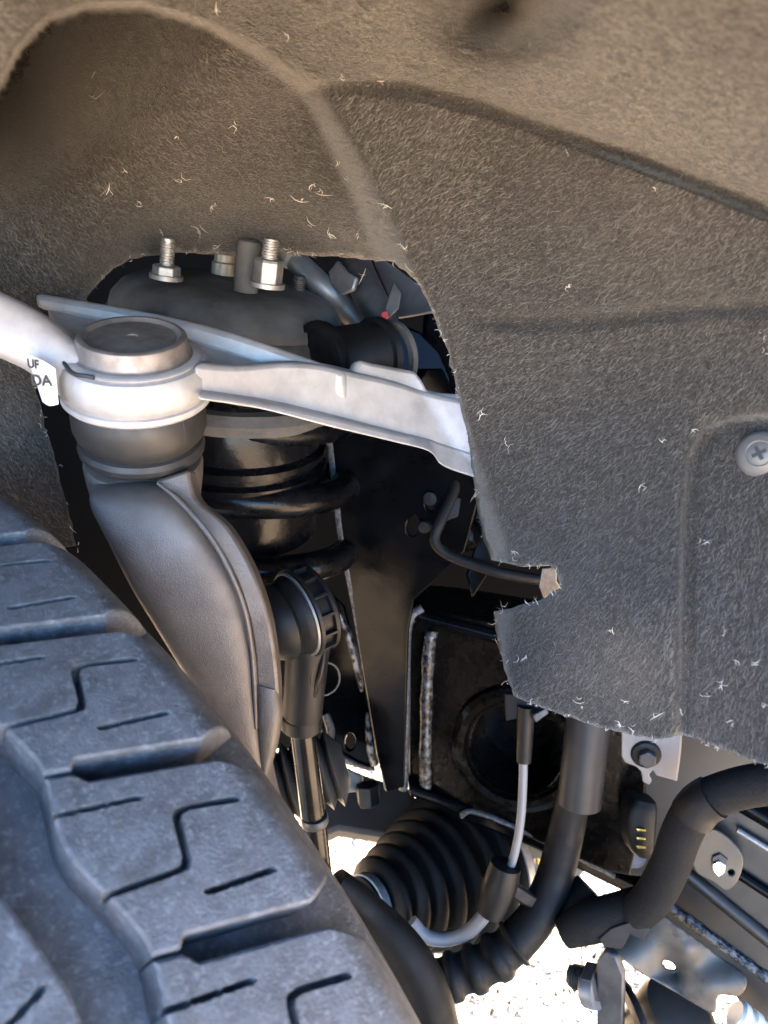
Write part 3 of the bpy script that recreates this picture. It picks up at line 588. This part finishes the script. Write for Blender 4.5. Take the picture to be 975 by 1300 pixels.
plate('tab', [(688, 722), (706, 720), (706, 738), (711, 746), (704, 752), (690, 760), (684, 745)], Pl((688, 722, .495), (708, 722, .49), (690, 758, .495)), .002, 'tan_felt', t, bevel=.0006)
# ------------------------------------------------------------------ dark box added behind the liner to block light leaking in
iw = thing('light_block', 'black box added behind the suspension to block stray light', 'panel')
def box(name, lo, hi, mat, parent, bevel=.001, rot=None):
    bm = bmesh.new(); bmesh.ops.create_cube(bm, size=1); lo = Vector(lo); hi = Vector(hi)
    for v in bm.verts: v.co = Vector([lo[i] + (v.co[i] + .5) * (hi[i] - lo[i]) for i in range(3)])
    return bm_obj(name, bm, mat, parent, bevel=bevel)
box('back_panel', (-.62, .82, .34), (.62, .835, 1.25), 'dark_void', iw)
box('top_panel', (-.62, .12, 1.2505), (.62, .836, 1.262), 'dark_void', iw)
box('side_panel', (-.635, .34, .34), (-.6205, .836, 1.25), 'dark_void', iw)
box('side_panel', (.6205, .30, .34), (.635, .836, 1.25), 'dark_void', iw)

# ------------------------------------------------------------------ frame rail and cross-member
fr = thing('frame_rail', 'black waxed chassis frame rail with a large round opening', 'frame')
fp = Pl((520, 780, .632), (740, 850, .600), (540, 1010, .655))
HOLE = ell(657, 950, 60, 62, 32, .1)
plate('web_plate', [(519, 772), (560, 778), (660, 796), (820, 836), (820, 1010), (800, 1112), (768, 1106), (690, 1072), (600, 1036), (552, 1018), (519, 1006)], fp, .005, 'black_wax', fr, holes=[HOLE], bevel=.0015)
hc = fp.at(657, 950)
lathe('opening_collar', hc, -fp.n, A([(39, -6), (39.5, 3), (42, 6.5), (47, 7.5), (52, 5), (54, 1), (54, -2), (48, -3)]), 'black_wax', fr, seg=64, closed=True)
lathe('opening_sleeve', hc, fp.n, A([(40.5, -3), (40.5, 60), (0, 60), (0, 58), (38.5, 58), (38.5, -3)]), 'black_wax', fr, seg=64, closed=True)
quad_strip('top_plate', [(520, 742, .66), (580, 745, .66), (700, 765, .66), (830, 800, .66)], [(519, 778, .630), (560, 781, .625), (660, 801, .611), (820, 841, .588)], .004, 'black_wax', fr, bevel=.0015)
tube('top_edge', [P(524, 778, .628), P(545, 786, .626), (P(600, 800, .618)), P(660, 816, .610), P(720, 834, .602)], .0058, 'black_paint', fr, sides=16)
tube('corner_edge', [P(536, 772, .625), P(521, 784, .626), P(515, 810, .629), P(514, 900, .64), P(512, 1002, .652)], [.004, .0045, .0045, .0045, .004], 'worn_edge', fr, sides=12)
def bumpy(sd, n): 
    r_ = random.Random(sd); k = [r_.uniform(.88, 1.1) for _ in range(n + 2)]
    return lambda t: k[int(t * n)] * (1 - (t * n) % 1) + k[int(t * n) + 1] * ((t * n) % 1)
tube('weld_bead', [P(548, 800, .629), P(544, 830, .632), P(541, 900, .640), P(540, 1003, .652)], .0052, 'wax_weld', fr, sides=12, n=18, rfun=bumpy(2, 40))
ribbon('lower_edge', [(519, 998, 519, 1012, .642, .642), (560, 1012, 560, 1026, .643, .643), (600, 1028, 600, 1046, .642, .642), (690, 1066, 690, 1084, .640, .640), (780, 1108, 780, 1128, .636, .636), (840, 1136, 840, 1156, .632, .632)], .05, 'black_paint', fr, bevel=.003)
tube('lower_bead', [P(585, 1036, .639), P(600, 1030, .637), P(640, 1044, .637), P(700, 1072, .636), P(780, 1112, .633)], .0022, 'worn_edge', fr, sides=8, n=14, rfun=bumpy(5, 30))
t = thing('cross_member', 'black cross-member plate with an oval slot and bright scraped welds', 'plate')
cp = Pl((370, 800, .650), (470, 800, .625), (440, 970, .66))
plate('slotted_plate', [(362, 752), (405, 740), (436, 770), (452, 830), (480, 972), (468, 980), (424, 966), (409, 952), (404, 890), (366, 905)], cp, .004, 'black_paint', t, holes=[ell(444, 942, 7, 11, 18, .1)], bevel=.0012)
tube('weld_bead', [cp.at(430, 778), cp.at(441, 802), cp.at(450, 832), cp.at(456, 858), cp.at(459, 878)], [.0012, .003, .0036, .003, .001], 'bare_weld', t, sides=10, n=14, rfun=bumpy(8, 30))
tube('weld_bead', [cp.at(466, 905), cp.at(469, 930), cp.at(472, 955), cp.at(475, 972)], [.001, .0036, .0042, .003], 'bare_weld', t, sides=10, n=12, rfun=bumpy(9, 20))
tube('bright_edge', [cp.at(413, 905) - FW * .002, cp.at(420, 925) - FW * .002, cp.at(422, 950) - FW * .002, cp.at(450, 968) - FW * .002, cp.at(476, 976) - FW * .002], [.003, .0036, .003, .002, .0012], 'worn_edge', t, sides=10)
ra, rb, rc = frame_of(Vector((.5, -1, .3)))
tube('wire_ring', [P(412, 862, .60) + (ra * math.cos(q) + rb * math.sin(q)) * .0125 for q in [i * .35 for i in range(19)]], .0008, 'dark_steel', t, sides=8)

# ------------------------------------------------------------------ stabiliser link
sl = thing('stabiliser_link', 'black plastic stabiliser link with ribbed ball socket and polished rod', 'stabiliser link')
LX = Vector((.80, .58, .12)).normalized(); LO = P(372, 782, .470)
lathe('ball_boot', LO, LX, A([(14, -24), (19, -20), (23, -13), (23.5, -9), (20.5, -6), (23, -3), (25, 1), (25, 4), (0, 4)]), 'black_plastic', sl, seg=48)
lathe('clamp_ring', LO, LX, A([(24.4, 1.2), (26.2, 1.4), (26.4, 2.8), (24.4, 3.2)]), 'steel_grey', sl, seg=56, closed=True)
so = lathe('socket', LO, LX, A([(24, 3), (27.5, 3.4), (27.8, 5.4), (25, 6), (24.6, 13), (27.4, 13.6), (27.4, 16), (23, 19), (12, 22), (0, 22)]), 'link_plastic', sl, seg=56)
lx, ly, lz = frame_of(LX)
for i in range(14):
    a = i * 2 * math.pi / 14; u = lx * math.cos(a) + ly * math.sin(a); w_ = lz.cross(u); c_ = LO + lz * .0097 + u * .0262
    bm = bmesh.new(); bmesh.ops.create_cube(bm, size=1)
    for v in bm.verts: v.co = c_ + u * v.co.x * .0032 + w_ * v.co.y * .0020 + lz * v.co.z * .0092
    bm_obj('rib', bm, 'link_plastic', so, bevel=.0003)
SO = P(388, 800, .482); SE = P(383, 920, .502)
tube('stem', [P(392, 790, .480), P(390, 830, .484), P(386, 880, .492), P(383, 916, .50)], [.0155, .0135, .0128, .0125], 'link_plastic', sl, sides=28)
lathe('stem_collar', P(383, 906, .498), (P(383, 935, .505) - P(384, 900, .497)), A([(0, 0), (13, 0), (13.4, 1), (13.4, 9), (12, 10.5), (0, 10.5)]), 'link_plastic', sl, seg=36)
for sx_ in (-1, 1):
    tube('side_rib', [P(398 + 9 + sx_ * 7, 800, .477), P(398 + sx_ * 6 + 4, 850, .475), P(396 + sx_ * 2, 884, .482)], .0018, 'link_plastic', sl, sides=8)
for yy in (812, 836, 858):
    tube('cross_rib', [P(400, yy, .478), P(414 - (yy - 812) * .1, yy - 2, .478)], .0016, 'link_plastic', sl, sides=8, n=2)
tube('rod', [P(383, 920, .505), P(388, 960, .512), P(398, 1040, .526), P(404, 1090, .535), P(416, 1200, .56)], .0082, 'rod_steel', sl, sides=24)
lathe('rod_ferrule', P(399, 1036, .524), P(404, 1090, .535) - P(399, 1040, .526), A([(8.6, 0), (9.2, 1), (9.2, 5), (8.6, 6)]), 'dark_steel', sl, seg=24)
# steering gear bellows behind the rod
t = thing('steering_bellows', 'small black steering rack bellows hidden behind the link rod', 'bellows')
bx = Vector((1, .25, .22)).normalized()
lathe('bellows', P(362, 995, .60), bx, A([(12, -20)] + [(26 + (4 if k % 2 else -3), -16 + k * 4.2) for k in range(15)] + [(14, 48), (0, 48)]), 'boot_rubber', t, seg=40)

# ------------------------------------------------------------------ drive shaft boot
cv = thing('axle_boot', 'black ribbed rubber drive shaft boot with metal clamps', 'axle boot')
CVO = P(592, 1098, .70); CVA = (P(470, 1150, .625) - CVO).normalized()
prof = [(0, -30), (44, -30), (50, -22), (52, -12), (60, -10), (72, -6), (72, 2), (70, 5)]
h = 5
for k in range(7):
    rr = 70 - k * 5.9; prof += [(rr - 5, h + 2), (rr, h + 7), (rr + .6, h + 10), (rr - 1, h + 12.5), (rr - 6.5, h + 14.5)]; h += 14.6
prof += [(24, h + 2), (24, h + 14), (16, h + 16), (15, h + 150), (0, h + 150)]
lathe('bellows', CVO, CVA, A(prof), 'boot_dark', cv, seg=64, sharp=50)
lathe('clamp', CVO, CVA, A([(72, -6), (73.2, -5.4), (73.2, 2), (72, 2.6)]), 'zinc', cv, seg=64, closed=True)
lathe('small_clamp', CVO, CVA, A([(24, h + 4), (25.4, h + 4.4), (25.4, h + 11), (24, h + 11.6)]), 'zinc', cv, seg=48, closed=True)
lathe('joint_housing', CVO, -CVA, A([(0, 8), (56, 8), (58, 10), (56, 22), (52, 24), (46, 40), (46, 62), (40, 64), (40, 66), (28, 70), (26, 130), (0, 130)]), 'tan_metal', cv, seg=56)
lathe('yellow_label', CVO, -CVA, A([(46.4, 42), (46.9, 42.1), (46.9, 60), (46.4, 60)]), 'yellow_label', cv, seg=56, closed=True)

# hub end, dark lower part of the wheel carrier beside the tyre
t = thing('tie_rod_end', 'black greasy tie rod end tucked between tyre and axle boot', 'tie rod end')
tube('body', [P(425, 1120, .53), P(470, 1160, .535), P(512, 1208, .535), P(540, 1262, .535), P(560, 1340, .535)], [.010, .012, .015, .017, .017], 'boot_dark', t, sides=24)
# lower control arm piece
t = thing('lower_control_arm', 'dull grey lower control arm seen past the drive shaft', 'control arm')
plate('arm', [(396, 1012), (430, 968), (470, 985), (520, 1000), (540, 1030), (492, 1062), (430, 1052), (404, 1062)], Pl((400, 1000, .76), (540, 1000, .76), (420, 1070, .72)), .02, 'dark_arm', t, bevel=.004)
plate('bracket', [(416, 964), (462, 984), (458, 1004), (440, 1006), (420, 990)], Pl((416, 964, .70), (462, 984, .70), (420, 1000, .69)), .006, 'tan_metal', t, bevel=.002)
hexa('bolt', P(466, 996, .69), Vector((.1, -.3, -1)), .0105, .018, 'black_plastic', t)

# ------------------------------------------------------------------ hoses and cables
h1 = thing('sensor_cable', 'thin grey sensor cable hanging from a black clip under the felt', 'cable')
tube('cable', [P(664, 955, .555), P(664, 990, .556), P(661, 1040, .558), P(653, 1085, .562), P(640, 1120, .566)], .0031, 'grey_cable', h1, sides=14)
tube('sleeve', [P(668, 896, .55), P(667, 920, .552), P(665, 967, .555)], [.0062, .0058, .0052], 'black_plastic', h1, sides=18)
plate('hanger', [(640, 880), (676, 884), (700, 900), (682, 918), (660, 912), (642, 916)], Pl((640, 880, .553), (700, 900, .545), (642, 916, .555)), .006, 'black_plastic', h1, bevel=.001)
plate('hanger_arm', [(676, 908), (694, 898), (697, 906), (680, 918)], Pl((676, 908, .54), (694, 898, .54), (680, 918, .54)), .006, 'dark_steel', h1, bevel=.001)
h2 = thing('brake_hose', 'grey brake hose curving under the ribbed axle boot', 'hose')
tube('hose', [P(636, 1116, .572), P(622, 1150, .575), P(598, 1180, .58), P(568, 1192, .585), P(540, 1188, .585), P(522, 1170, .585)], .0052, 'grey_cable', h2, sides=16)
tube('hose_clip', [P(642, 1098, .562), P(634, 1125, .564), P(622, 1158, .568)], [.011, .0125, .010], 'black_plastic', h2, sides=18, n=5)
plate('clip_arm', [(640, 1118), (660, 1124), (688, 1142), (690, 1160), (664, 1150), (640, 1134)], Pl((640, 1118, .566), (690, 1142, .575), (664, 1150, .57)), .008, 'black_plastic', h2, bevel=.002)
h3 = thing('wiring_conduit', 'black corrugated wiring conduit running up to a grey pipe sleeve', 'conduit')
tube('corrugated_conduit', [P(548, 1246, .575), P(580, 1238, .575), P(620, 1222, .575), P(655, 1196, .577)], .0158, 'hose_rubber', h3, sides=22, n=24, rfun=lambda t: 1 + .11 * math.copysign(abs(math.sin(t * 27)) ** .5, math.sin(t * 27)))
tube('smooth_conduit', [P(650, 1200, .577), P(680, 1166, .58), P(702, 1120, .585), P(718, 1060, .585), P(728, 1010, .58)], [.0150, .0142, .0136, .013, .012], 'hose_rubber', h3, sides=22)
tube('pipe_sleeve', [P(750, 890, .565), P(744, 940, .568), P(735, 1020, .575)], .0158, 'grey_pipe', h3, sides=28)
tube('conduit_end', [P(490, 1285, .56), P(520, 1262, .567), P(552, 1245, .575)], [.015, .016, .016], 'hose_rubber', h3, sides=22)
h4 = thing('taped_harness', 'thick black taped wiring harness looping beneath the felt edge', 'harness')
tube('taped_run', [P(1060, 985, .50), P(990, 992, .505), P(930, 1003, .51), P(888, 1022, .518), P(866, 1056, .525), P(850, 1100, .535), P(828, 1140, .545), P(800, 1166, .555)], [.0138, .0136, .0130, .0128, .0130, .0130, .0130, .012], 'tape_wrap', h4, sides=24)
tube('smooth_cuff', [P(905, 1012, .512), P(890, 1021, .516), P(878, 1036, .52)], .0142, 'black_plastic', h4, sides=24)
tube('side_branch', [P(815, 1150, .56), P(780, 1162, .56), P(745, 1172, .562), P(715, 1186, .566)], [.0135, .0145, .0145, .010], 'tape_wrap', h4, sides=24)
tube('lower_branch', [P(752, 1130, .59), P(735, 1150, .588), P(716, 1182, .58)], [.014, .018, .014], 'hose_rubber', h4, sides=22)
plate('cable_clip', [(775, 1178), (800, 1170), (826, 1178), (816, 1196), (800, 1186), (790, 1206), (768, 1204), (760, 1192)], Pl((775, 1178, .545), (826, 1178, .54), (768, 1204, .545)), .012, 'black_plastic', h4, bevel=.001)

# ------------------------------------------------------------------ body panel, bracket, connector
bp1 = thing('side_panel', 'dusty grey-brown body panel with worn paint behind the harness', 'panel')
bpp = Pl((740, 900, .612), (975, 950, .565), (760, 1110, .632))
plate('sheet', [(735, 860), (1060, 860), (1060, 1130), (900, 1112), (860, 1116), (800, 1112), (772, 1104), (740, 1080)], bpp, .004, 'body_panel', bp1, bevel=.0015)
plate('worn_patch', smooth_px([(765, 1045), (785, 1028), (805, 1040), (822, 1075), (815, 1100), (790, 1098), (770, 1080)], 4), bpp, .0006, 'blue_wear', bp1, back=-.0006, bevel=0)
wbk = thing('liner_bracket', 'pale metal bracket under the felt held by a black flange bolt', 'bracket')
wp_ = Pl((790, 935, .56), (865, 935, .552), (795, 990, .568))
plate('tab', [(789, 918), (866, 918), (865, 940), (859, 992), (833, 985), (829, 978), (824, 984), (828, 992), (824, 997), (816, 993), (814, 980), (808, 974), (793, 968), (789, 960)], wp_, .0025, 'bracket_white', wbk, bevel=.0008)
ribbon('tab_flange', [(862, 918, 867, 918, .552, .553), (860, 955, 865, 955, .558, .559), (855, 991, 860, 992, .566, .567)], .014, 'bracket_white', wbk, bevel=.0006)
bo = wp_.at(820, 957); bo_n = -wp_.n
lathe('bolt_flange', bo, bo_n, A([(10.5, -1), (10.5, 1.2), (9.6, 2.4), (7, 3.2), (0, 3.2)]), 'black_plastic', wbk, seg=36)
hexa('bolt_head', bo + bo_n * .003, bo_n, .0066, .0062, 'dark_steel', wbk, rot=.5)
cn = thing('connector', 'black plastic connector with yellow terminals on the panel', 'connector')
loft('shell', [(806, 1016, 836, 1022, .572, .012), (800, 1030, 838, 1034, .570, .014), (797, 1055, 836, 1062, .570, .014), (800, 1078, 834, 1086, .573, .013), (808, 1088, 828, 1092, .576, .011)], 'black_plastic', cn, ex=4)
for py in (1052, 1063, 1074):
    loft('terminal', [(808, py, 810, py + 3.5, .5685, .0008), (813, py, 814, py + 3.5, .568, .0008), (820, py + 1, 820, py + 3.5, .568, .0008)], 'gold_pin', cn, ex=4, sub=2)

# ------------------------------------------------------------------ lower right rail with bracket
lr = thing('lower_rail', 'dark olive painted rail with folded edges below the harness', 'rail')
lp = Pl((860, 1080, .60), (975, 1170, .575), (850, 1180, .605))
plate('rail_face', [(838, 1090), (872, 1072), (905, 1020), (1060, 1000), (1060, 1360), (985, 1330), (930, 1262), (860, 1200), (826, 1160)], lp, .006, 'olive_metal', lr, bevel=.002)
def along(x0, y0, x1, y1, back, n=5): return [lp.at(x0 + (x1 - x0) * i / n, y0 + (y1 - y0) * i / n) + lp.n * back for i in range(n + 1)]
tube('folded_edge', along(862, 1100, 1050, 1252, -.001), .0055, 'olive_metal', lr, sides=12)
tube('seam_bead', along(836, 1140, 1050, 1296, -.001), .0042, 'wax_weld', lr, sides=10, n=14, rfun=bumpy(12, 40))
tube('upper_edge', along(930, 1010, 1050, 1080, -.004), .007, 'black_paint', lr, sides=14)
tube('bright_strip', along(936, 1050, 1050, 1120, -.005), .0022, 'steel_grey', lr, sides=10)
tube('upper_fold', along(900, 1082, 1050, 1180, -.003), .004, 'black_paint', lr, sides=12)
tb = thing('tan_bracket', 'rounded tan metal bracket with a shiny square clip on the rail', 'bracket')
tbp = Pl((885, 1070, .578), (945, 1085, .568), (900, 1120, .578))
plate('plate', smooth_px([(878, 1085), (890, 1060), (903, 1052), (920, 1060), (938, 1078), (944, 1096), (936, 1120), (922, 1131), (905, 1120), (884, 1108)], 4), tbp, .003, 'bracket_olive', tb, holes=[ell(928, 1108, 4, 4, 12)], bevel=.0012)
plate('shiny_clip', [(903, 1094), (912, 1090), (921, 1096), (920, 1106), (912, 1112), (905, 1104)], tbp, .003, 'chrome', tb, back=-.003, bevel=.001)
plate('clip_socket', [(904, 1086), (914, 1082), (924, 1090), (922, 1099), (912, 1090), (903, 1094)], tbp, .002, 'ink', tb, back=-.002, bevel=.0006)
# crumpled heat shield: a wavy metal sheet with its own relief
hs = thing('heat_shield', 'crumpled shiny metal heat shield with a round hole', 'heat shield')
HSP = smooth_px([(782, 1206), (800, 1182), (832, 1158), (872, 1184), (912, 1214), (946, 1240), (938, 1262), (912, 1262), (906, 1284), (880, 1272), (840, 1250), (806, 1230)], 4)
hol = ell(849, 1224, 10, 5.5, 14, .5); xs, ys = np.meshgrid(np.arange(780, 950, 3.), np.arange(1156, 1288, 3.)); pt = np.stack([xs.ravel(), ys.ravel()], -1)
pt = pt[(sdf(pt[:, 0], pt[:, 1], HSP) > 1.5) & (sdf(pt[:, 0], pt[:, 1], hol) < -1.5)]
n1, n2 = len(HSP), len(hol)
vo, eo, fo, *_ = delaunay_2d_cdt([Vector(p) for p in HSP] + [Vector(p) for p in hol] + [Vector(p) for p in pt], [(i, (i + 1) % n1) for i in range(n1)] + [(n1 + i, n1 + (i + 1) % n2) for i in range(n2)], [], 1, 1e-4)
vp = np.array([tuple(v) for v in vo]); fo = [list(f) for f in fo if not inside(np.array([vp[list(f), 0].mean()]), np.array([vp[list(f), 1].mean()]), hol)[0]]
x, y = vp[:, 0], vp[:, 1]; u = (x - 780) * .8 + (y - 1156) * .6; w = -(x - 780) * .6 + (y - 1156) * .8
dz = .004 * np.sin(w / 17 + 1.3 * np.sin(u / 34)) + .005 * np.exp(-((u - 105) / 14) ** 2) * np.sin(w / 9) + .003 * np.sin(u / 15 + w / 30)
me = bpy.data.meshes.new('shield'); me.from_pydata(to_world(vp, .548 - (x - 780) * .00005 + (y - 1200) * -.00006 + dz).tolist(), [], fo); me.update()
o = mesh_obj('shield', me, 'crumpled', hs, sharp=0); m = o.modifiers.new('solid', 'SOLIDIFY'); m.thickness = .0012
# hinge plate, bolt and bushing
hb = thing('mounting_plate', 'upright dark steel plate at the lower edge beside the bolt', 'plate')
plate('plate', [(757, 1222), (768, 1208), (782, 1214), (792, 1240), (790, 1330), (757, 1330)], Pl((757, 1222, .548), (792, 1240, .540), (757, 1300, .556)), .008, 'dark_steel', hb, bevel=.0015)
bt2 = thing('bolt', 'threaded bolt with hexagon nut sticking out of the steel plate', 'bolt')
ba = (P(722, 1238, .57) - P(757, 1246, .556)).normalized()
thread('thread', P(752, 1245, .558), ba, .0085, .017, 'dark_steel', bt2, pitch=.0019)
hexa('nut', P(762, 1248, .556), ba, .0135, .009, 'dark_steel', bt2)
lathe('washer', P(760, 1258, .553), ba, A([(12, 0), (12.5, 2), (12.5, 9), (10, 11), (0, 11)]), 'steel_grey', bt2, seg=28)
bs = thing('bushing', 'black rubber bushing cylinder under the crumpled heat shield', 'bushing')
lathe('cylinder', P(850, 1300, .57), Vector((.35, -.1, 1)).normalized(), A([(0, -60), (26, -60), (28, -56), (28, 12), (26, 18), (20, 21), (0, 21)]), 'brown_black', bs, seg=44)
lathe('end_flange', P(800, 1300, .565), Vector((1, .2, .1)).normalized(), A([(20, -3), (31, -2.5), (32, 0), (31, 2.5), (20, 3)]), 'black_plastic', bs, seg=44, closed=True)
fi = thing('pale_fitting', 'pale metal fitting with ribbed end at the foot of the rail', 'fitting')
lathe('ferrule', P(945, 1296, .55), Vector((.8, -.3, -.5)).normalized(), A([(0, -8), (9, -8), (11, -6), (11, -2), (9, -1), (9, 2), (11, 3), (11, 8), (9, 9), (9, 30), (0, 30)]), 'cream_metal', fi, seg=28)
# lower hanging bracket with slot, in the light under the frame
lb = thing('slotted_bracket', 'light grey slotted bracket hanging under the frame rail', 'bracket')
plate('plate', [(636, 1058), (700, 1086), (742, 1106), (722, 1132), (716, 1146), (690, 1128), (664, 1090)], Pl((640, 1060, .665), (740, 1106, .655), (690, 1130, .675)), .004, 'bracket_grey', lb, holes=[ell(686, 1097, 9, 5, 16, .6)], bevel=.0015)
plate('foot', [(650, 1140), (690, 1160), (684, 1176), (656, 1172), (640, 1158)], Pl((650, 1140, .69), (690, 1160, .69), (656, 1172, .69)), .01, 'bracket_grey', lb, bevel=.003)
# ---FINISH---
bpy.context.view_layer.update()
for r in ROOTS:
    lo = Vector((1e9,) * 3); hi = Vector((-1e9,) * 3)
    for c in r.children_recursive:
        if c.type == 'MESH':
            for v in c.bound_box:
                for i in range(3): lo[i] = min(lo[i], v[i]); hi[i] = max(hi[i], v[i])
    loc = Vector(((lo.x + hi.x) / 2, (lo.y + hi.y) / 2, lo.z)); r.location = loc
    for c in r.children: c.matrix_parent_inverse = Matrix.Translation(-loc)
